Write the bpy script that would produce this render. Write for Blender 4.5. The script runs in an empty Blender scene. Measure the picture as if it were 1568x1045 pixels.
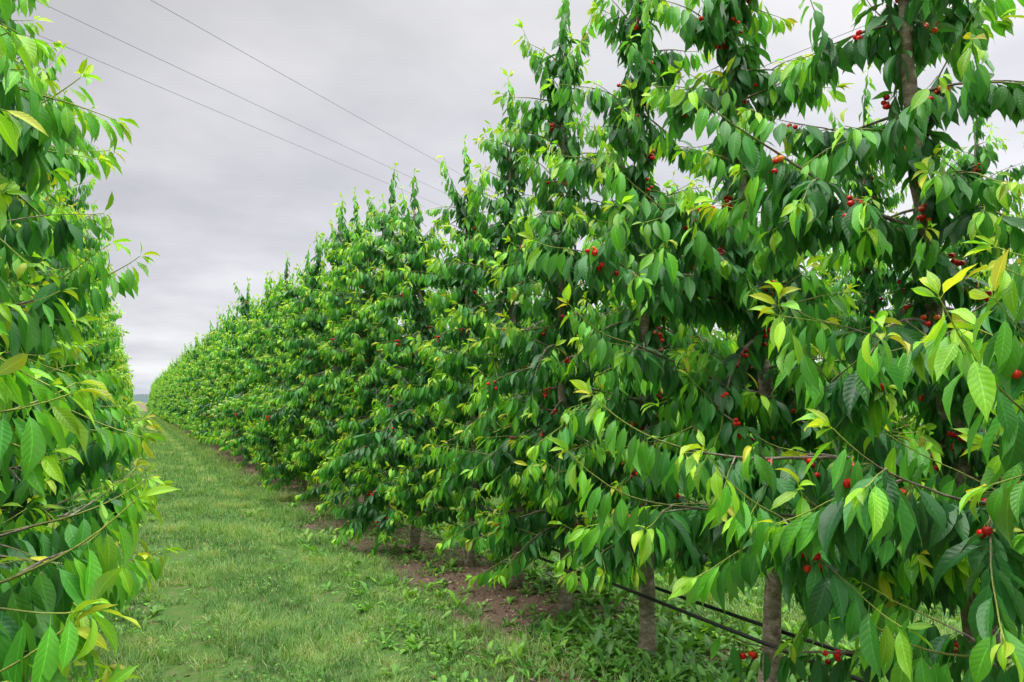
import bpy, math, random
import numpy as np
from mathutils import noise, Vector
R = random.Random(7)
sc = bpy.context.scene
PITCH = 4.1

# ------------------------------------------------------------ mesh helpers
class Build:
    def __init__(s):
        s.V=[]; s.Q=[]; s.M=[]; s.LF=[]; s.AG=[]; s.n=0
    def add(s, v, q, mat, lf, ag):
        s.V.append(v.astype(np.float32)); s.Q.append(q+s.n); s.M.append(np.full(len(q),mat,np.int32))
        s.LF.append(lf.astype(np.float32)); s.AG.append(ag.astype(np.float32)); s.n+=len(v)
    def mesh(s, name, mats):
        V=np.concatenate(s.V); Q=np.concatenate(s.Q).astype(np.int32); M=np.concatenate(s.M)
        LF=np.concatenate(s.LF); AG=np.concatenate(s.AG)
        me=bpy.data.meshes.new(name)
        me.vertices.add(len(V)); me.vertices.foreach_set('co',V.ravel())
        me.loops.add(Q.size); me.loops.foreach_set('vertex_index',Q.ravel())
        me.polygons.add(len(Q)); me.polygons.foreach_set('loop_start',np.arange(0,Q.size,4,dtype=np.int32))
        me.polygons.foreach_set('loop_total',np.full(len(Q),4,np.int32))
        for m in mats: me.materials.append(m)
        me.polygons.foreach_set('material_index',M)
        me.polygons.foreach_set('use_smooth',np.ones(len(Q),dtype=bool))
        a=me.attributes.new('lf','FLOAT_VECTOR','POINT'); a.data.foreach_set('vector',LF.ravel())
        a=me.attributes.new('age','FLOAT','POINT'); a.data.foreach_set('value',AG)
        me.update(calc_edges=True)
        return me

def grid_quads(n, ns, nu):
    i=np.arange(ns-1)[:,None]; j=np.arange(nu-1)[None,:]
    a=(i*nu+j).ravel(); q=np.stack([a,a+1,a+nu+1,a+nu],1)
    return (q[None]+ (np.arange(n)*ns*nu)[:,None,None]).reshape(-1,4)

LEAF_HI=(np.array([0,.17,.2,.28,.42,.6,.78,.93,1.05,1.14,1.24]),
         np.array([.045,.035,.10,.42,.80,1.0,.95,.70,.38,.15,.02]), np.array([-1,-.5,0,.5,1.]))
LEAF_LO=(np.array([0,.18,.32,.6,.9,1.1,1.24]), np.array([.05,.06,.55,1.0,.78,.28,.02]), np.array([-1,0,1.]))
LEAF_FAR=(np.array([.1,.3,.65,.95,1.24]), np.array([.05,.55,1.0,.72,.02]), np.array([-1,1.]))
GRASS=(np.array([0,.35,.7,1.]), np.array([1,.85,.55,.05]), np.array([-1,1.]))
BROAD=(np.array([0,.2,.4,.65,.85,1.]), np.array([.12,.3,.75,1.,.7,.05]), np.array([-1,0,1.]))

def add_leaves(B, arr, shape, mat):
    if not len(arr): return
    A=np.array(arr,dtype=np.float64); n=len(A)
    T,W,U=shape; ns,nu=len(T),len(U)
    P=A[:,0:3]; D=A[:,3:6]; N=A[:,6:9]
    L,Wd,k,fold,wav,ph,age,rnd=[A[:,9+i] for i in range(8)]
    D=D/np.linalg.norm(D,axis=1)[:,None]
    N=N-(N*D).sum(1)[:,None]*D; N=N/(np.linalg.norm(N,axis=1)[:,None]+1e-9)
    S=np.cross(D,N)
    k=np.where(np.abs(k)<.01,.01,k)
    th=k[:,None]*T[None]
    al=(L/k)[:,None]*np.sin(th); dn=(L/k)[:,None]*(1-np.cos(th))
    C=P[:,None]+D[:,None]*al[...,None]-N[:,None]*dn[...,None]
    Nt=N[:,None]*np.cos(th)[...,None]+D[:,None]*np.sin(th)[...,None]
    hw=(Wd[:,None]/2*W[None])[:,:,None]
    lat=U[None,None]*hw*np.cos(fold)[:,None,None]
    au=np.abs(U)[None,None]
    hgt=au**1.0*hw*np.sin(fold)[:,None,None]+ (wav*L)[:,None,None]*np.sin(ph[:,None,None]+9.5*T[None,:,None]+2.2*U[None,None])*au*W[None,:,None]
    sw=(np.sin(ph*3.1)*.10*L)[:,None]*(T[None]**2)
    V=C[:,:,None]+S[:,None,None]*(lat+sw[:,:,None])[...,None]+Nt[:,:,None]*hgt[...,None]
    lf=np.empty((n,ns,nu,3)); lf[...,0]=U; lf[...,1]=(T/T[-1])[None,:,None]; lf[...,2]=rnd[:,None,None]
    ag=np.repeat(age,ns*nu)
    B.add(V.reshape(-1,3), grid_quads(n,ns,nu), mat, lf.reshape(-1,3), ag)

def add_tube(B, pts, rad, sides, mat, age0=0., age1=0., rnd=.5):
    P=np.array(pts,dtype=float); n=len(P)
    T=np.gradient(P,axis=0); T/= (np.linalg.norm(T,axis=1)[:,None]+1e-9)
    ref=np.array([0,0,1.]) if abs(T[:,2].mean())<.8 else np.array([1.,0,0])
    X=np.cross(T,ref); X/=np.linalg.norm(X,axis=1)[:,None]; Y=np.cross(T,X)
    a=np.linspace(0,2*math.pi,sides+1)
    r=np.array(rad)[:,None,None]
    V=P[:,None]+r*(X[:,None]*np.cos(a)[None,:,None]+Y[:,None]*np.sin(a)[None,:,None])
    lf=np.zeros((n,sides+1,3)); lf[...,1]=np.linspace(0,1,n)[:,None]; lf[...,2]=rnd
    ag=np.repeat(np.linspace(age0,age1,n),sides+1)
    B.add(V.reshape(-1,3), grid_quads(1,n,sides+1), mat, lf.reshape(-1,3), ag)

def cubesphere(m):
    V=[];Q=[]
    g=np.tan(np.linspace(-math.pi/4,math.pi/4,m+1))
    for ax in range(3):
        for sg in (-1,1):
            b=len(V)
            for i in range(m+1):
                for j in range(m+1):
                    v=[0,0,0]; v[ax]=sg; v[(ax+1)%3]=g[i]*sg; v[(ax+2)%3]=g[j]
                    v=np.array(v,float); V.append(v/np.linalg.norm(v))
            for i in range(m):
                for j in range(m):
                    a=b+i*(m+1)+j; Q.append((a,a+m+1,a+m+2,a+1))
    return np.array(V),np.array(Q)
CS=cubesphere(4)
def add_cherries(B, lst, mat):
    if not lst: return
    V0,Q0=CS; A=np.array(lst)
    V0=V0.copy(); V0[:,2]*=.94; V0[:,2]-= .18*np.exp(-((V0[:,0]**2+V0[:,1]**2)/.12))*(V0[:,2]>0)
    V=(A[:,None,:3]+V0[None]*A[:,3][:,None,None]).reshape(-1,3)
    Q=(Q0[None]+(np.arange(len(A))*len(V0))[:,None,None]).reshape(-1,4)
    lf=np.zeros((len(A),len(V0),3)); lf[...,2]=A[:,4][:,None]
    B.add(V,Q,mat,lf.reshape(-1,3),np.zeros(len(V)))

# ------------------------------------------------------------ materials
def nm(name):
    m=bpy.data.materials.new(name); m.use_nodes=True
    nt=m.node_tree; nt.nodes.clear()
    return m,nt
def N_(nt,t,**k):
    n=nt.nodes.new(t)
    for a,b in k.items(): setattr(n,a,b)
    return n
def math_(nt,op,a,b=None,c=None,clamp=False):
    n=N_(nt,'ShaderNodeMath',operation=op); n.use_clamp=clamp
    for i,x in enumerate((a,b,c)):
        if x is None: continue
        if isinstance(x,(int,float)): n.inputs[i].default_value=x
        else: nt.links.new(x,n.inputs[i])
    return n.outputs[0]
def mix_(nt,f,a,b,bt='MIX'):
    n=N_(nt,'ShaderNodeMix',data_type='RGBA',blend_type=bt)
    for i,x in ((0,f),(6,a),(7,b)):
        if isinstance(x,(int,float)): n.inputs[i].default_value=x
        elif isinstance(x,tuple): n.inputs[i].default_value=(*x,1)
        else: nt.links.new(x,n.inputs[i])
    return n.outputs[2]
def ramp_(nt,f,stops):
    n=N_(nt,'ShaderNodeValToRGB'); e=n.color_ramp.elements
    while len(e)<len(stops): e.new(.5)
    for i,(p,c) in enumerate(stops):
        e[i].position=p; e[i].color=(*c,1) if isinstance(c,tuple) else (c,c,c,1)
    nt.links.new(f,n.inputs[0]); return n.outputs[0]
def noise_(nt,vec,scale,detail=3,rough=.5):
    n=N_(nt,'ShaderNodeTexNoise'); n.inputs['Scale'].default_value=scale
    n.inputs['Detail'].default_value=detail; n.inputs['Roughness'].default_value=rough
    if vec is not None: nt.links.new(vec,n.inputs['Vector'])
    return n.outputs['Fac']

def leaf_material(name, stops, under=.35, rough=.36, transl=.28, veins=True, spec=.5):
    m,nt=nm(name); L=nt.links.new
    lf=N_(nt,'ShaderNodeAttribute',attribute_name='lf'); ag=N_(nt,'ShaderNodeAttribute',attribute_name='age')
    sp=N_(nt,'ShaderNodeSeparateXYZ'); L(lf.outputs['Vector'],sp.inputs[0])
    u,v,r=sp.outputs
    col=ramp_(nt,ag.outputs['Fac'],stops)
    geo=N_(nt,'ShaderNodeNewGeometry')
    br=math_(nt,'MULTIPLY_ADD',r,.7,.65)
    au=math_(nt,'ABSOLUTE',u)
    bh=None
    if veins:
        mid=math_(nt,'LESS_THAN',au,.06)
        fr=math_(nt,'FRACT',math_(nt,'SUBTRACT',math_(nt,'MULTIPLY',v,11.),math_(nt,'MULTIPLY',au,1.6)))
        tri=math_(nt,'ABSOLUTE',math_(nt,'SUBTRACT',fr,.5))
        sv=math_(nt,'SUBTRACT',1.,math_(nt,'MULTIPLY',tri,8.),clamp=True)
        vein=math_(nt,'MAXIMUM',mid,math_(nt,'MULTIPLY',sv,.25))
        br=math_(nt,'MULTIPLY',br,math_(nt,'MULTIPLY_ADD',vein,.5,.95))
        bh=math_(nt,'MULTIPLY_ADD',vein,-.5,tri)
    cc=N_(nt,'ShaderNodeCombineXYZ'); [L(br,cc.inputs[i]) for i in range(3)]
    col=mix_(nt,1.,col,cc.outputs[0],'MULTIPLY')
    colu=mix_(nt,under,col,(.22,.38,.17))
    colf=mix_(nt,geo.outputs['Backfacing'],col,colu)
    p=N_(nt,'ShaderNodeBsdfPrincipled'); L(colf,p.inputs['Base Color'])
    rg=math_(nt,'MULTIPLY_ADD',geo.outputs['Backfacing'],.25,math_(nt,'MULTIPLY_ADD',r,.16,rough-.08)); L(rg,p.inputs['Roughness'])
    p.inputs['Specular IOR Level'].default_value=spec
    if bh is not None:
        b=N_(nt,'ShaderNodeBump'); b.inputs['Strength'].default_value=.4; b.inputs['Distance'].default_value=.0025
        L(bh,b.inputs['Height']); L(b.outputs[0],p.inputs['Normal'])
    t=N_(nt,'ShaderNodeBsdfTranslucent')
    tc=mix_(nt,1.,col,(1.6,1.5,.6),'MULTIPLY'); L(tc,t.inputs[0])
    ms=N_(nt,'ShaderNodeMixShader'); ms.inputs[0].default_value=transl
    L(p.outputs[0],ms.inputs[1]); L(t.outputs[0],ms.inputs[2])
    o=N_(nt,'ShaderNodeOutputMaterial'); L(ms.outputs[0],o.inputs[0])
    return m

M_leaf=leaf_material('cherry_leaf',[(0,(.028,.135,.036)),(.33,(.062,.28,.045)),(.60,(.15,.49,.040)),(.84,(.38,.68,.035)),(1.,(.62,.52,.05))],spec=.5,rough=.40,transl=.31)
M_grass=leaf_material('grass_blade',[(0,(.08,.21,.035)),(.5,(.18,.38,.065)),(.8,(.34,.50,.12)),(1.,(.56,.52,.26))],rough=.5,transl=.25,veins=False,spec=.3)
M_weed=leaf_material('weed_leaf',[(0,(.05,.19,.03)),(.5,(.13,.35,.045)),(1.,(.28,.55,.06))],rough=.45,transl=.25)
M_litter=leaf_material('dead_leaf',[(0,(.09,.05,.03)),(.5,(.24,.15,.10)),(1.,(.50,.40,.30))],rough=.8,transl=.05,veins=False,spec=.1)

def bark_material():
    m,nt=nm('cherry_bark'); L=nt.links.new
    tc=N_(nt,'ShaderNodeTexCoord'); mp=N_(nt,'ShaderNodeMapping'); mp.inputs['Scale'].default_value=(1,1,1.7)
    L(tc.outputs['Object'],mp.inputs[0])
    n1=noise_(nt,mp.outputs[0],15,7,.75); n2=noise_(nt,tc.outputs['Object'],6,3); n3=noise_(nt,mp.outputs[0],55,4,.7)
    c=ramp_(nt,n1,[(.36,(.10,.07,.055)),(.49,(.32,.25,.19)),(.58,(.52,.44,.36)),(.68,(.74,.66,.55))])
    c=mix_(nt,ramp_(nt,n2,[(.45,0.),(.65,.7)]),c,(.19,.17,.12))
    c=mix_(nt,math_(nt,'MULTIPLY',n3,.45),c,(.13,.10,.075))
    ag=N_(nt,'ShaderNodeAttribute',attribute_name='age')
    g=ramp_(nt,ag.outputs['Fac'],[(0,(.10,.065,.045)),(.5,(.20,.24,.05)),(1,(.40,.48,.08))])
    f=math_(nt,'MULTIPLY',ag.outputs['Fac'],3.,clamp=True)
    c=mix_(nt,f,c,g)
    p=N_(nt,'ShaderNodeBsdfPrincipled'); L(c,p.inputs['Base Color']); p.inputs['Roughness'].default_value=.8
    b=N_(nt,'ShaderNodeBump'); b.inputs['Strength'].default_value=1.; b.inputs['Distance'].default_value=.015
    L(math_(nt,'ADD',n1,math_(nt,'MULTIPLY',n3,.4)),b.inputs['Height']); L(b.outputs[0],p.inputs['Normal'])
    o=N_(nt,'ShaderNodeOutputMaterial'); L(p.outputs[0],o.inputs[0]); return m
M_bark=bark_material()
def cherry_material():
    m,nt=nm('cherry_fruit'); L=nt.links.new
    lf=N_(nt,'ShaderNodeAttribute',attribute_name='lf'); sp=N_(nt,'ShaderNodeSeparateXYZ'); L(lf.outputs['Vector'],sp.inputs[0])
    c=ramp_(nt,sp.outputs[2],[(0,(.42,.006,.012)),(.5,(.78,.012,.014)),(.9,(.90,.035,.016)),(1,(.92,.24,.03))])
    p=N_(nt,'ShaderNodeBsdfPrincipled'); L(c,p.inputs['Base Color']); p.inputs['Roughness'].default_value=.16
    o=N_(nt,'ShaderNodeOutputMaterial'); L(p.outputs[0],o.inputs[0]); return m
M_cherry=cherry_material()
def plain(name,col,rough):
    m,nt=nm(name); tc=N_(nt,'ShaderNodeTexCoord'); n=noise_(nt,tc.outputs['Object'],20,3)
    c=mix_(nt,n,tuple(x*.7 for x in col),tuple(x*1.3 for x in col))
    p=N_(nt,'ShaderNodeBsdfPrincipled'); nt.links.new(c,p.inputs['Base Color']); p.inputs['Roughness'].default_value=rough
    o=N_(nt,'ShaderNodeOutputMaterial'); nt.links.new(p.outputs[0],o.inputs[0]); return m
M_pipe=plain('black_polyethylene',(.010,.010,.011),.4)
M_wire=plain('cable_metal',(.16,.16,.17),.5)

# ------------------------------------------------------------ tree generator
def nrm(v):
    l=math.sqrt(v[0]**2+v[1]**2+v[2]**2)+1e-9; return (v[0]/l,v[1]/l,v[2]/l)
def one_leaf(T,p,d,out,L,age,rn,droopk=None):
    n=(out[0]*.8+rn.uniform(-.6,.6), out[1]*.8+rn.uniform(-.6,.6), .75+rn.uniform(-.4,.4))
    T['leaf'].append((*p,*d,*n,L,L*rn.uniform(.33,.44),rn.uniform(.1,1.0) if droopk is None else droopk,
        rn.uniform(.15,.75),rn.uniform(.01,.045),rn.uniform(0,6.28),min(1,max(0,age)),rn.random()))
def cluster(T,p,out,rn,n):
    for i in range(n):
        a=rn.uniform(0,6.28); r=rn.uniform(.010,.034)
        q=(p[0]+r*math.cos(a)+out[0]*.05,p[1]+r*math.sin(a)+out[1]*.05,p[2]-rn.uniform(.0,.085))
        T['cherry'].append((*q,rn.uniform(.0115,.0145),rn.random()))
        T['tubes'].append(([p,((p[0]+q[0])/2,(p[1]+q[1])/2,(p[2]+q[2])/2+.004),(q[0],q[1],q[2]+.009)],[.0012]*3,3,.7,.7))
def spur(T,p,out,rn,n,fruit,L0=.115,agebase=.0):
    a0=rn.uniform(0,6.28)
    fr=rn.random()<fruit
    if fr: n-=1
    for i in range(n):
        a=a0+i*2.4+rn.uniform(-.4,.4)
        h=(math.cos(a)+out[0]*.5, math.sin(a)+out[1]*.5)
        d=nrm((h[0]*.7,h[1]*.7,rn.uniform(-2.1,-.2)))
        one_leaf(T,p,d,nrm((h[0],h[1],0)),L0*rn.uniform(.7,1.25),agebase+rn.uniform(0,.33),rn)
    if fr: cluster(T,p,out,rn,rn.choice((1,3,4,5,6,8)))
def shoot(T,p0,d0,L,rn,fruit,r0=.009,new=.38,droop=.25,wob=.12,sub=True,tgt=None,L0=.135,dens=1.,tipfruit=False):
    dens*=T['dens']; L0=L0*T['ls']
    step=.05; n=max(3,int(L/step)); step=L/n
    pts=[p0]; d=nrm(d0); dirs=[d]
    up_t=rn.uniform(.0,.5); lift=rn.uniform(0,.16)
    for i in range(n):
        s=i/n
        if tgt is not None:
            w=(tgt[0]-pts[-1][0],tgt[1]-pts[-1][1],tgt[2]-pts[-1][2])
            w=nrm(w); k=.12+.4*s
            if s>.8: k=0; 
            lz=.10 if s>.72 else 0
            d=nrm((d[0]*(1-k)+w[0]*k+rn.uniform(-wob,wob)*.7,d[1]*(1-k)+w[1]*k+rn.uniform(-wob,wob)*.7,d[2]*(1-k)+w[2]*k+rn.uniform(-wob,wob)*.7+lz))
        else:
            g=-droop*step*(1.6-2.2*s*up_t)+(lift if s>.7 else 0)
            d=nrm((d[0]+rn.uniform(-wob,wob),d[1]+rn.uniform(-wob,wob),d[2]+g+rn.uniform(-wob,wob)*.7))
        q=pts[-1]; pts.append((q[0]+d[0]*step,q[1]+d[1]*step,q[2]+d[2]*step)); dirs.append(d)
    rad=[max(.0018,r0*(1-.85*i/n)) for i in range(n+1)]
    new=min(new,L*.75); io=int((L-new)/step)
    if io>=1: T['tubes'].append((pts[:io+1],rad[:io+1],5,0.,.1))
    T['tubes'].append((pts[io:],rad[io:],4,.25,1.))
    def at(s):
        f=min(n-1e-3,s/step); i=int(f); t=f-i
        a,b=pts[i],pts[i+1]; return (a[0]+(b[0]-a[0])*t,a[1]+(b[1]-a[1])*t,a[2]+(b[2]-a[2])*t),dirs[i]
    s=rn.uniform(.04,.1)
    while s<L-new:
        p,dd=at(s); o=nrm((dd[0],dd[1],0)); tf=tipfruit and s>(L-new)*.86
        spur(T,p,o,rn,rn.randint(3,5) if tf else rn.randint(5,8),0 if tf else fruit,L0)
        if tf: cluster(T,p,o,rn,rn.randint(3,6))
        s+=rn.uniform(.05,.08)/dens
    s=max(L-new,.03); k=rn.randint(0,1)
    while s<L-.01:
        p,dd=at(s); f=(s-(L-new))/new
        if abs(dd[2])>=.6:
            a=k*2.4; side=(math.cos(a),math.sin(a),0); sg=1
        else:
            side=nrm((-dd[1],dd[0],0)); sg=1 if k%2 else -1
        fw=.3+.5*f
        vv=nrm((side[0]*sg*.5+dd[0]*fw+rn.uniform(-.3,.3),side[1]*sg*.5+dd[1]*fw+rn.uniform(-.3,.3),-1.35+f*.55+rn.uniform(-.4,.4)))
        ll=L0*rn.uniform(.85,1.25)*(1-.35*f**2)
        one_leaf(T,p,vv,nrm((side[0]*sg+dd[0]*.6,side[1]*sg+dd[1]*.6,0)),ll,.28+.53*f**1.3+rn.uniform(-.16,.12),rn)
        k+=1; s+=rn.uniform(.016,.030)/dens
    p=pts[-1]; dd=dirs[-1]
    for i in range(rn.randint(3,5)):
        vv=nrm((dd[0]*.7+rn.uniform(-.6,.6),dd[1]*.7+rn.uniform(-.6,.6),dd[2]*.5+rn.uniform(-.6,.45)))
        one_leaf(T,p,vv,vv,L0*rn.uniform(.35,.75),.78+rn.uniform(-.12,.2),rn,rn.uniform(.2,1.3))
    if sub and L>.45:
        for j in range(int(L*4.3*T['subk'])):
            s=rn.uniform(.15,max(.25,L-new*.7)); p,dd=at(s)
            sg=rn.choice((-1,1)); side=nrm((-dd[1]*sg+dd[0]*.8,dd[0]*sg+dd[1]*.8,rn.uniform(-.6,.9)))
            shoot(T,p,side,rn.uniform(.2,.5),rn,fruit*.7,.004,rn.uniform(.15,.3),.4,.12,False,L0=L0/T['ls'],dens=dens/T['dens'])

HR=[.40,.8,1.3,1.8,2.6,3.4,4.2,4.9]; RR=[.78,1.12,1.25,1.18,.99,.76,.52,.28]
def make_tree(seed, detail=2, fruit=.06, nlat=40, height=5.05, custom=(), lean=(0,0), top_open=0., dens=1., ls=1., subk=1., rs=1., hmin=.5, tr=1.):
    rn=random.Random(seed); T={'leaf':[],'tubes':[],'cherry':[],'dens':dens,'ls':ls,'subk':subk}
    B=Build()
    n=40; pts=[]; rad=[]; ph=rn.uniform(0,6); ph2=rn.uniform(0,6)
    hz=height-.45
    for i in range(n+1):
        t=i/n; z=-.06+t*(hz+.06)
        w=.06*math.sin(t*5+ph)*min(1,t*4); w2=.07*math.sin(t*4+ph2)*min(1,t*4)
        ln=min(1,z/1.2)-1 if z<1.2 else 0
        pts.append((w+lean[0]*ln+rn.uniform(-.008,.008),w2+lean[1]*ln+rn.uniform(-.008,.008),z))
        rad.append((.048*tr*(1-t)**.9+.007)*rn.uniform(.90,1.13)+(.02 if i==0 else .008 if i==1 else 0))
    trunk=pts
    add_tube(B,pts,rad,14,0)
    def tp(h):
        f=max(0,min(n-1e-3,(h+.06)/(hz+.06)*n)); i=int(f); t=f-i
        return tuple(trunk[i][c]*(1-t)+trunk[i+1][c]*t for c in range(3))
    shoot(T,tp(hz),(rn.uniform(-.1,.1),rn.uniform(-.1,.1),1),.5,rn,0,.008,.42,0.,.05,False)
    for j in range(9):
        a=rn.uniform(0,6.28); shoot(T,tp(hz-rn.uniform(.05,1.7)),(math.cos(a)*.6,math.sin(a)*.6,1),rn.uniform(.35,.8),rn,0,.006,.45,.0,.07,False)
    a=rn.uniform(0,6.28)
    for i in range(nlat):
        t=(i+rn.random())/nlat; h=hmin+t*(hz-hmin-.1)
        a+=2.4+rn.uniform(-.8,.8)
        R0=np.interp(h,HR,RR)*rs
        if h>2.6 and rn.random()<top_open: continue
        L=R0*rn.uniform(.42,1.14)
        L*= 1-.24*abs(math.sin(a))*(1 if h<2.4 else 1.5)
        if hmin>.6 and h<hmin+.4: L*=.8
        el=math.radians((rn.uniform(-14,38) if h>hmin+.3 else rn.uniform(0,25))+ max(0,h-2.4)*10)
        d=(math.cos(a)*math.cos(el),math.sin(a)*math.cos(el),math.sin(el))
        shoot(T,tp(h),d,L,rn,fruit,.005+.005*L,rn.uniform(.22,.42),rn.uniform(.3,1.4),.10)
    h=max(.65,hmin+.1)
    while h<hz-.05:
        aa=rn.uniform(0,6.28); q=tp(h)
        spur(T,(q[0]+.05*math.cos(aa),q[1]+.05*math.sin(aa),q[2]),(math.cos(aa),math.sin(aa),0),rn,rn.randint(5,7),fruit*2.4,.13*ls)
        h+=rn.uniform(.035,.06)/dens
    for c in custom:
        h,tip,new,dn=c[:4]; tf=len(c)>4
        p=tp(h); v=(tip[0]-p[0],tip[1]-p[1],tip[2]-p[2]); L=math.sqrt(sum(q*q for q in v))*1.03
        shoot(T,p,(v[0],v[1],v[2]*.6+.1*rn.uniform(-1,1)),L,rn,fruit,.011,new,0,.08,dn>.9,tgt=(tip[0]+v[0]*.15,tip[1]+v[1]*.15,tip[2]+v[2]*.15-.05),dens=dn,tipfruit=tf)
    for (p,r,s,a0,a1) in T['tubes']: add_tube(B,p,r,s,0,a0,a1)
    add_leaves(B,T['leaf'],(LEAF_FAR,LEAF_LO,LEAF_HI)[detail],1)
    add_cherries(B,T['cherry'],2)
    return B.mesh('cherry_tree',[M_bark,M_leaf,M_cherry]), len(T['leaf'])

def ground_h(x,y):
    d=abs(((x+1.05+2.05)%4.1)-2.05)
    return .02*math.sin(1.3*x+.5)*math.sin(.8*y+1)+.03*math.exp(-(d/.6)**2)+.012*noise.noise(Vector((x*1.5,y*1.5,0)))

def put(name,me,x,y,rot=0,s=1,parent=None,sz=None):
    o=bpy.data.objects.new(name,me); o.location=(x,y,ground_h(x,y) if abs(y)<40 else 0)
    o.rotation_euler=(0,0,rot); o.scale=(s,s,sz or s)
    sc.collection.objects.link(o)
    if parent: o.parent=parent
    return o

def cust(x0,y0,lst): return [(c[0],(c[1][0]-x0,c[1][1]-y0,c[1][2]),*c[2:]) for c in lst]
xr=3.05; xl=-1.05
near=[
 (xr,-.15,11,dict(fruit=.12,nlat=32,rs=.92,hmin=.9,top_open=.3,custom=cust(xr,-.15,[(1.6,(1.62,.80,2.08),.5,1)]))),
 (xr,.90,12,dict(fruit=.20,nlat=36,rs=.92,hmin=.85,top_open=.45,custom=cust(xr,.9,[(1.15,(1.5,1.0,1.80),.5,1),(1.0,(1.75,1.35,1.05),.4,1),(1.3,(1.60,1.32,1.56),.14,1,1),(1.5,(1.75,1.0,1.86),.12,1,1)]))),
 (xr,1.98,13,dict(fruit=.23,nlat=44,lean=(0,.16),top_open=.45,hmin=.95,tr=1.3,custom=cust(xr,1.98,[(1.40,(1.52,2.33,1.60),.5,1),(1.1,(1.47,2.44,1.36),.5,1),(1.0,(1.42,1.60,1.44),.5,1),
      (1.3,(1.75,1.6,1.92),.5,1),(2.4,(1.87,2.2,2.93),.5,1),(.72,(2.15,2.35,.74),.10,.6,1),(1.2,(1.85,1.66,1.34),.12,1,1)]))),
 (xr,3.02,14,dict(fruit=.22,nlat=50,top_open=.42,hmin=.88,custom=cust(xr,3.02,[(1.7,(1.87,3.07,2.06),.5,1),(2.4,(1.97,2.95,2.90),.5,1),(2.2,(1.75,2.72,2.37),.10,1,1),(2.5,(2.35,2.65,2.66),.1,1,1)]))),
 (xr,4.02,15,dict(fruit=.17,nlat=56,hmin=.72,rs=1.03,top_open=.2)),
 (xr,5.08,16,dict(fruit=.12,nlat=60,hmin=.58,rs=1.03,top_open=.05)),
 (xl,1.95,21,dict(fruit=.01,nlat=74,rs=1.0,custom=cust(xl,1.95,[(1.1,(.0,2.1,1.40),.4,1),(1.0,(-.12,1.85,1.2),.4,1),(.8,(-.05,2.0,.95),.4,1),(1.5,(-.15,2.2,1.7),.4,1)]))),
 (xl,3.0,22,dict(fruit=.01,nlat=76,rs=1.05,custom=cust(xl,3.0,[(2.45,(-.22,3.1,2.85),.4,1),(2.9,(-.3,2.7,3.2),.4,1),(1.1,(.04,3.2,1.35),.4,1),(.8,(.0,3.3,1.0),.4,1),(.7,(-.05,2.8,.7),.4,1),(1.3,(.0,2.9,1.1),.4,1)]))),
 (xl,4.05,23,dict(fruit=.01,nlat=76,rs=1.06,custom=cust(xl,4.05,[(1.9,(-.02,3.8,2.3),.4,1),(1.0,(.1,4.3,1.2),.4,1),(.7,(.07,4.2,.8),.4,1),(1.3,(.05,4.0,1.5),.4,1),(.9,(.12,3.8,.95),.4,1)]))),
]
tot=0
for (x,y,sd,kw) in near:
    me,nl=make_tree(sd,detail=2 if y<3.5 else 1,**kw); tot+=nl
    put('cherry_tree',me,x,y)
print('near leaves',tot)
variants=[make_tree(100+i,detail=1,fruit=.07,nlat=57,rs=1.04)[0] for i in range(5)]
farv=[make_tree(200+i,detail=0,fruit=.03,nlat=52,dens=.6,ls=1.3,subk=.8,rs=1.04)[0] for i in range(4)]
far_parent=bpy.data.objects.new('distant_cherry_trees',None); sc.collection.objects.link(far_parent)
def row(x,y0,y1,sp=1.06,indiv=0,mid=18):
    y=y0;
    while y<y1:
        me=R.choice(variants if y<mid else farv)
        ind = y<indiv
        put('cherry_tree' if ind else 'tree_in_row',me,x+R.uniform(-.10,.10),y+R.uniform(-.13,.13),R.choice((0,math.pi))+R.uniform(-.4,.4),R.uniform(.90,1.10),
            None if ind else far_parent,R.uniform(.86,1.08))
        y+=sp
row(xr,6.12,150,indiv=18)
row(xl,5.1,150,indiv=14)
row(xr+PITCH,-1,40,mid=8)
row(xr+2*PITCH,-1,22,mid=0)
row(xl-PITCH,6,22,mid=0)

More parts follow.
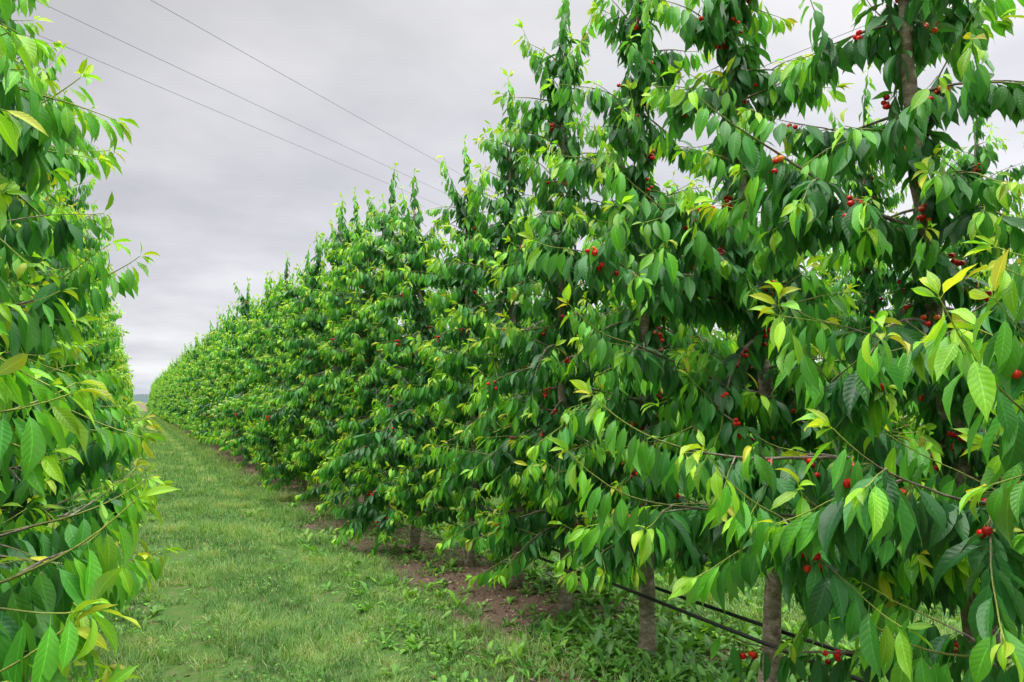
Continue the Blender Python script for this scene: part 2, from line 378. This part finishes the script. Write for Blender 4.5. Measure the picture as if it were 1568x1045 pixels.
# ------------------------------------------------------------ ground
def axis(lo,hi,fine_lo,fine_hi,st):
    a=list(np.arange(fine_lo,fine_hi,st)); s=st; v=a[-1]
    while v<hi: s*=1.35; v+=s; a.append(v)
    s=st; v=fine_lo
    while v>lo: s*=1.35; v-=s; a.insert(0,v)
    return a
gx=axis(-3000,3000,-4,9,.12); gy=axis(-1000,4000,-2,32,.14)
V=np.array([(x,y,ground_h(x,y) if (abs(x)<40 and abs(y)<60) else 0) for y in gy for x in gx])
B=Build(); B.add(V,grid_quads(1,len(gy),len(gx)),0,np.zeros((len(V),3)),np.zeros(len(V)))
def ground_material():
    m,nt=nm('orchard_floor'); L=nt.links.new
    tc=N_(nt,'ShaderNodeTexCoord'); sp=N_(nt,'ShaderNodeSeparateXYZ'); L(tc.outputs['Object'],sp.inputs[0])
    co=tc.outputs['Object']
    x=math_(nt,'ADD',sp.outputs[0],1.05+2.05+41)
    d=math_(nt,'ABSOLUTE',math_(nt,'SUBTRACT',math_(nt,'FLOORED_MODULO',x,4.1),2.05))
    n1=noise_(nt,co,1.6,4,.6); n2=noise_(nt,co,9,5,.65); n3=noise_(nt,co,60,4,.7); n4=noise_(nt,co,.7,2)
    e=math_(nt,'ADD',d,math_(nt,'MULTIPLY_ADD',n1,.9,-.45))
    mask=math_(nt,'MULTIPLY',math_(nt,'SUBTRACT',e,.93),3.5,clamp=True)
    dirt=ramp_(nt,n3,[(.25,(.07,.045,.032)),(.5,(.20,.135,.10)),(.75,(.42,.33,.26))])
    dirt=mix_(nt,math_(nt,'MULTIPLY',n2,.6),dirt,(.16,.10,.07))
    g=ramp_(nt,n3,[(.25,(.05,.11,.025)),(.6,(.12,.23,.05)),(.8,(.24,.31,.11))])
    bare=ramp_(nt,n2,[(.50,0.),(.64,1.)])
    g=mix_(nt,math_(nt,'MULTIPLY',bare,.6),g,(.26,.19,.12))
    g=mix_(nt,math_(nt,'MULTIPLY',n4,.35),g,(.11,.25,.05))
    c=mix_(nt,mask,dirt,g)
    p=N_(nt,'ShaderNodeBsdfPrincipled'); L(c,p.inputs['Base Color']); p.inputs['Roughness'].default_value=.95
    p.inputs['Specular IOR Level'].default_value=.15
    b=N_(nt,'ShaderNodeBump'); b.inputs['Strength'].default_value=.8; b.inputs['Distance'].default_value=.02
    L(math_(nt,'ADD',n3,n2),b.inputs['Height']); L(b.outputs[0],p.inputs['Normal'])
    o=N_(nt,'ShaderNodeOutputMaterial'); L(p.outputs[0],o.inputs[0]); return m
go=bpy.data.objects.new('ground',B.mesh('ground',[ground_material()])); sc.collection.objects.link(go)

# grass
grass_parent=bpy.data.objects.new('grass',None); sc.collection.objects.link(grass_parent)
BARE=[(.42,7.3,.30),(.5,6.3,.22),(.45,5.2,.25),(.55,9.0,.3),(1.55,6.6,.16),(.35,4.2,.2),(.9,4.6,.13),(.4,11.5,.35),(1.6,8.6,.2),(1.7,5.0,.16)]
def grass_patch(x0,x1,y0,y1,dens,seed,flat=False,hmul=1.,wm=1.):
    rn=random.Random(seed); out=[]
    n=int((x1-x0)*(y1-y0)*dens)
    for i in range(n):
        x=rn.uniform(x0,x1); y=rn.uniform(y0,y1)
        a=noise.noise(Vector((x*1.1+seed,y*.8,3))); b=noise.noise(Vector((x*3.1,y*2.6+seed,9))); c=noise.noise(Vector((x*8,y*8,1)))
        cx=x-1.0 if x<3 else x-5.1
        track=math.exp(-((abs(cx)-.58)/.2)**2)
        edge=max(0,abs(cx)-1.0)/.4
        p=1.12+1.2*b+.6*a+1.1*c-.3*track-edge*1.1
        if not flat:
            for (bx,by,br) in BARE:
                q=((x-bx)**2+((y-by)*.7)**2)/(br*br)
                if q<3: p-=1.5*math.exp(-q)
        if rn.random()>p: continue
        tall=max(0,a+.1)*1.4+max(0,c)*1.2
        h=(rn.uniform(.035,.085)+tall*.08)*(1-.25*track)*hmul
        ang=rn.uniform(0,6.28); le=rn.uniform(.1,1.0)
        d=(math.cos(ang)*le,math.sin(ang)*le,1.)
        age=.22+.7*b+.7*a+rn.uniform(-.25,.3)+.25*track
        if rn.random()<.08: age=1
        out.append((x,y,(0 if flat else ground_h(x,y))-.004,*d,math.cos(ang),math.sin(ang),.2,h,rn.uniform(.003,.0075)*wm,-rn.uniform(.1,1.3),0,0,0,min(1,max(0,age)),rn.random()))
    return out
def gobj(name,me,loc=(0,0,0)):
    o=bpy.data.objects.new(name,me); sc.collection.objects.link(o); o.parent=grass_parent; o.location=loc
B=Build(); add_leaves(B,grass_patch(-.45,2.6,2.6,9,5600,1),GRASS,0); gobj('grass_near',B.mesh('grass_near',[M_grass]))
B=Build(); add_leaves(B,grass_patch(-.45,2.6,9,16,2800,2,hmul=1.2,wm=1.4),GRASS,0); gobj('grass_mid',B.mesh('grass_mid',[M_grass]))
B=Build(); add_leaves(B,grass_patch(-.45,2.6,0,6,1200,3,flat=True,hmul=1.4,wm=2.),GRASS,0); far_g=B.mesh('grass_far',[M_grass])
for i in range(12): gobj('grass_far',far_g,(0,16+6*i,0))
B=Build(); add_leaves(B,grass_patch(3.5,6.7,0,5,2400,4,flat=True,hmul=1.6,wm=1.6),GRASS,0); side_g=B.mesh('grass_side',[M_grass])
for k in range(2):
    for i in range(5 if k==0 else 3): gobj('grass_side',side_g,(4.1*k,-.5+5*i,0))

# weeds
def rosette(out,x,y,n,L,rn,w=.32,age=.5):
    z=ground_h(x,y)-.005
    for i in range(n):
        a=rn.uniform(0,6.28); el=rn.uniform(.35,1.3)
        d=(math.cos(a)*math.cos(el),math.sin(a)*math.cos(el),math.sin(el))
        nn=(-math.cos(a)*math.sin(el),-math.sin(a)*math.sin(el),math.cos(el))
        l=L*rn.uniform(.6,1.2)
        out.append((x+rn.uniform(-.01,.01),y+rn.uniform(-.01,.01),z,*d,*nn,l,l*w*rn.uniform(.8,1.2),rn.uniform(.3,1.4),rn.uniform(.1,.5),.03,rn.uniform(0,6),min(1,max(0,age+rn.uniform(-.35,.3))),rn.random()))
W=[]; rn=random.Random(5)
for i in range(4600):
    side=rn.random()
    y=rn.uniform(2.6,18) if side<.6 else rn.uniform(1,10)
    if side<.6:
        x=rn.choice((3.05-rn.gauss(1.12,.14),3.05-rn.gauss(.7,.38),3.05+rn.uniform(-.4,1.0),-1.05+rn.gauss(1.0,.15)))
        if noise.noise(Vector((x*2,y*1.3,7)))<.02: continue
    else: x=rn.uniform(3.4,6.6)
    rosette(W,x,y,rn.randint(5,10),rn.uniform(.04,.12) if x<3.4 else rn.uniform(.08,.18),rn,age=.65)
for i in range(50):
    x=rn.gauss(2.1,.2); y=rn.uniform(3.6,10)
    rosette(W,x,y,rn.randint(8,14),rn.uniform(.09,.17),rn,w=.24,age=.8)
for i in range(460):
    x=rn.gauss(2.9,.28); y=rn.gauss(3.8,.6)
    rosette(W,x,y,rn.randint(6,11),rn.uniform(.08,.17),rn,w=.22,age=.35)
for i in range(11000):
    x=3.05+rn.gauss(-.05,.4); y=rn.uniform(3,15)
    if noise.noise(Vector((x*1.3,y*.7,17)))<.0: continue
    a=rn.uniform(0,6.28); l=rn.uniform(.02,.045)
    W.append((x,y,ground_h(x,y)+rn.uniform(0,.07),math.cos(a),math.sin(a),rn.uniform(-.3,.4),rn.uniform(-.3,.3),rn.uniform(-.3,.3),1,l,l*.6,.4,.2,0,0,rn.uniform(0,.5),rn.random()))
for i in range(7000):
    x=rn.uniform(-.1,2.1); y=rn.uniform(3,13)
    if noise.noise(Vector((x*2.3,y*1.6,27)))<.12: continue
    a=rn.uniform(0,6.28); l=rn.uniform(.018,.036)
    W.append((x,y,ground_h(x,y)+rn.uniform(.02,.08),math.cos(a),math.sin(a),rn.uniform(-.3,.4),rn.uniform(-.3,.3),rn.uniform(-.3,.3),1,l,l*.75,.4,.2,0,0,rn.uniform(.2,.8),rn.random()))
B=Build(); add_leaves(B,W,BROAD,0)
o=bpy.data.objects.new('weeds',B.mesh('weeds',[M_weed])); sc.collection.objects.link(o)
D=[]
for (tx,ty,nn) in ((2.45,4.15,300),(2.3,4.5,240),(2.6,3.7,120),(2.1,6.2,160),(-.1,5.6,110),(1.9,7.6,140),(.9,7.9,160),(.75,6.0,120)):
    for i in range(nn):
        x=tx+rn.gauss(0,.12); y=ty+rn.gauss(0,.15); a=rn.uniform(0,6.28)
        D.append((x,y,ground_h(x,y),math.cos(a)*.5,math.sin(a)*.5,1,math.cos(a),math.sin(a),.2,rn.uniform(.08,.2),.005,-rn.uniform(.2,1.5),0,0,0,rn.uniform(.6,1),rn.random()))
B=Build(); add_leaves(B,D,GRASS,0)
o=bpy.data.objects.new('dry_grass',B.mesh('dry_grass',[M_grass])); sc.collection.objects.link(o)
D=[]
for i in range(15000):
    xr0=rn.choice((3.05,3.05,3.05,-1.05)); x=xr0+rn.gauss(-.15 if xr0>0 else .3,.6); y=rn.uniform(2.5,15)
    if xr0<0 and x<-.8: continue
    a=rn.uniform(0,6.28); l=rn.uniform(.012,.05)
    D.append((x,y,ground_h(x,y)+.006,math.cos(a),math.sin(a),rn.uniform(-.2,.3),rn.uniform(-.5,.5),rn.uniform(-.5,.5),1,l,l*rn.uniform(.2,.6),rn.uniform(-1,1),.2,.05,rn.uniform(0,6),rn.random(),rn.random()))
B=Build(); add_leaves(B,D,BROAD,0)
o=bpy.data.objects.new('leaf_litter',B.mesh('leaf_litter',[M_litter])); sc.collection.objects.link(o)

# ------------------------------------------------------------ drip lines and wires
def tube_obj(name,pts,r,mat,sides=8):
    B=Build(); add_tube(B,pts,[r]*len(pts),sides,0); o=bpy.data.objects.new(name,B.mesh(name,[mat])); sc.collection.objects.link(o); return o
for (x,z,ph) in ((2.95,.47,0),(3.17,.48,1.7)):
    tube_obj('drip_irrigation_pipe',[(x+.015*math.sin(y*.9+ph),y,z-.02*abs(math.sin(y*.74+ph))) for y in np.arange(-2,40,.25)],.0115,M_pipe)
tube_obj('drip_irrigation_pipe',[(7.1,y,.45-.02*abs(math.sin(y*.74))) for y in np.arange(-2,30,.5)],.0095,M_pipe)
dirw=np.array((.7375,.743,.085))
for p in ((0,14.5,9.0),(-1.2,15.5,8.8),(-1.5,16.8,8.8)):
    p=np.array(p); pts=[tuple(p+dirw*t+np.array((0,0,.00022*t*t))) for t in range(-30,80,2)]
    tube_obj('overhead_wire',pts,.0055,M_wire,6)
tube_obj('overhead_wire',[(5.6+t*1.5,5.2-t*.2,5.1+t*.75) for t in np.arange(-1,6,.5)],.004,M_wire,6)

# distant hills
B=Build(); V=[]; n=200
for i in range(n):
    a=i/(n-1)*math.pi; r=1800
    h=16+14*noise.noise(Vector((i*.09,0,0)))+5*noise.noise(Vector((i*.5,3,0)))
    for z in (-5,h): V.append((math.cos(a)*r,math.sin(a)*r,z))
B.add(np.array(V),grid_quads(1,n,2),0,np.zeros((len(V),3)),np.zeros(len(V)))
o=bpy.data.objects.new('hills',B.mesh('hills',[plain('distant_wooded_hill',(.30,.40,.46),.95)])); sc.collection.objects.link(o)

# ------------------------------------------------------------ world: overcast sky
w=bpy.data.worlds.new('World'); sc.world=w; w.use_nodes=True; nt=w.node_tree; nt.nodes.clear(); L=nt.links.new
SUN_EL=math.radians(58); SUN_AZ=math.radians(-75)
sky=N_(nt,'ShaderNodeTexSky',sky_type='NISHITA'); sky.sun_disc=False; sky.sun_elevation=SUN_EL; sky.sun_rotation=SUN_AZ
tc=N_(nt,'ShaderNodeTexCoord'); sp=N_(nt,'ShaderNodeSeparateXYZ'); L(tc.outputs['Generated'],sp.inputs[0])
z=math_(nt,'MAXIMUM',sp.outputs[2],0.)
base=ramp_(nt,z,[(0,(.76,.82,.92)),(.035,(.90,.91,.95)),(.15,(.74,.74,.79)),(.33,(.68,.68,.72)),(.48,(.64,.64,.66)),(.62,(.9,.9,.91)),(.8,(1.,1.,1.)),(1,(1.,1.,1.))])
zz=math_(nt,'ADD',z,.14)
cb=N_(nt,'ShaderNodeCombineXYZ'); L(math_(nt,'DIVIDE',sp.outputs[0],zz),cb.inputs[0]); L(math_(nt,'DIVIDE',sp.outputs[1],zz),cb.inputs[1])
c1=noise_(nt,cb.outputs[0],.85,5,.55)
cl=ramp_(nt,c1,[(.3,(.76,.77,.80)),(.5,(1.,1.,1.)),(.68,(1.24,1.23,1.22))])
side=math_(nt,'MULTIPLY_ADD',sp.outputs[0],.50,.96)
cc=N_(nt,'ShaderNodeCombineXYZ'); [L(side,cc.inputs[i]) for i in range(3)]
cloud=mix_(nt,1.,base,cl,'MULTIPLY'); cloud=mix_(nt,1.,cloud,cc.outputs[0],'MULTIPLY')
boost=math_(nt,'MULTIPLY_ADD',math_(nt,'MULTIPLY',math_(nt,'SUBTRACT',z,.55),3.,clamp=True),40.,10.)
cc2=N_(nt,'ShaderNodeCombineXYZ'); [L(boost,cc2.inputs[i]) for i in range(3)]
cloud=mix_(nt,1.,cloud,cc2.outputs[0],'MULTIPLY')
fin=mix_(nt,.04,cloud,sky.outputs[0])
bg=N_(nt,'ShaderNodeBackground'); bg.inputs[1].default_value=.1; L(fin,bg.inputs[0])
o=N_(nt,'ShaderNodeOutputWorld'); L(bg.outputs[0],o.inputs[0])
sl=bpy.data.lights.new('sun','SUN'); sl.energy=1.5; sl.angle=math.radians(30); sl.color=(1,.97,.92)
so=bpy.data.objects.new('sun',sl); sc.collection.objects.link(so)
dv=Vector((math.sin(SUN_AZ)*math.cos(SUN_EL),math.cos(SUN_AZ)*math.cos(SUN_EL),math.sin(SUN_EL)))
so.rotation_euler=dv.to_track_quat('Z','Y').to_euler()

cam=bpy.data.cameras.new('camera'); cam.lens=26; cam.sensor_width=36; cam.clip_end=6000; cam.clip_start=.05
co=bpy.data.objects.new('camera',cam); sc.collection.objects.link(co)
co.location=(0,0,1.7); co.rotation_euler=(math.radians(94.7),0,math.radians(-27)); sc.camera=co
sc.view_settings.view_transform='Standard'; sc.view_settings.look='None'; sc.view_settings.exposure=0
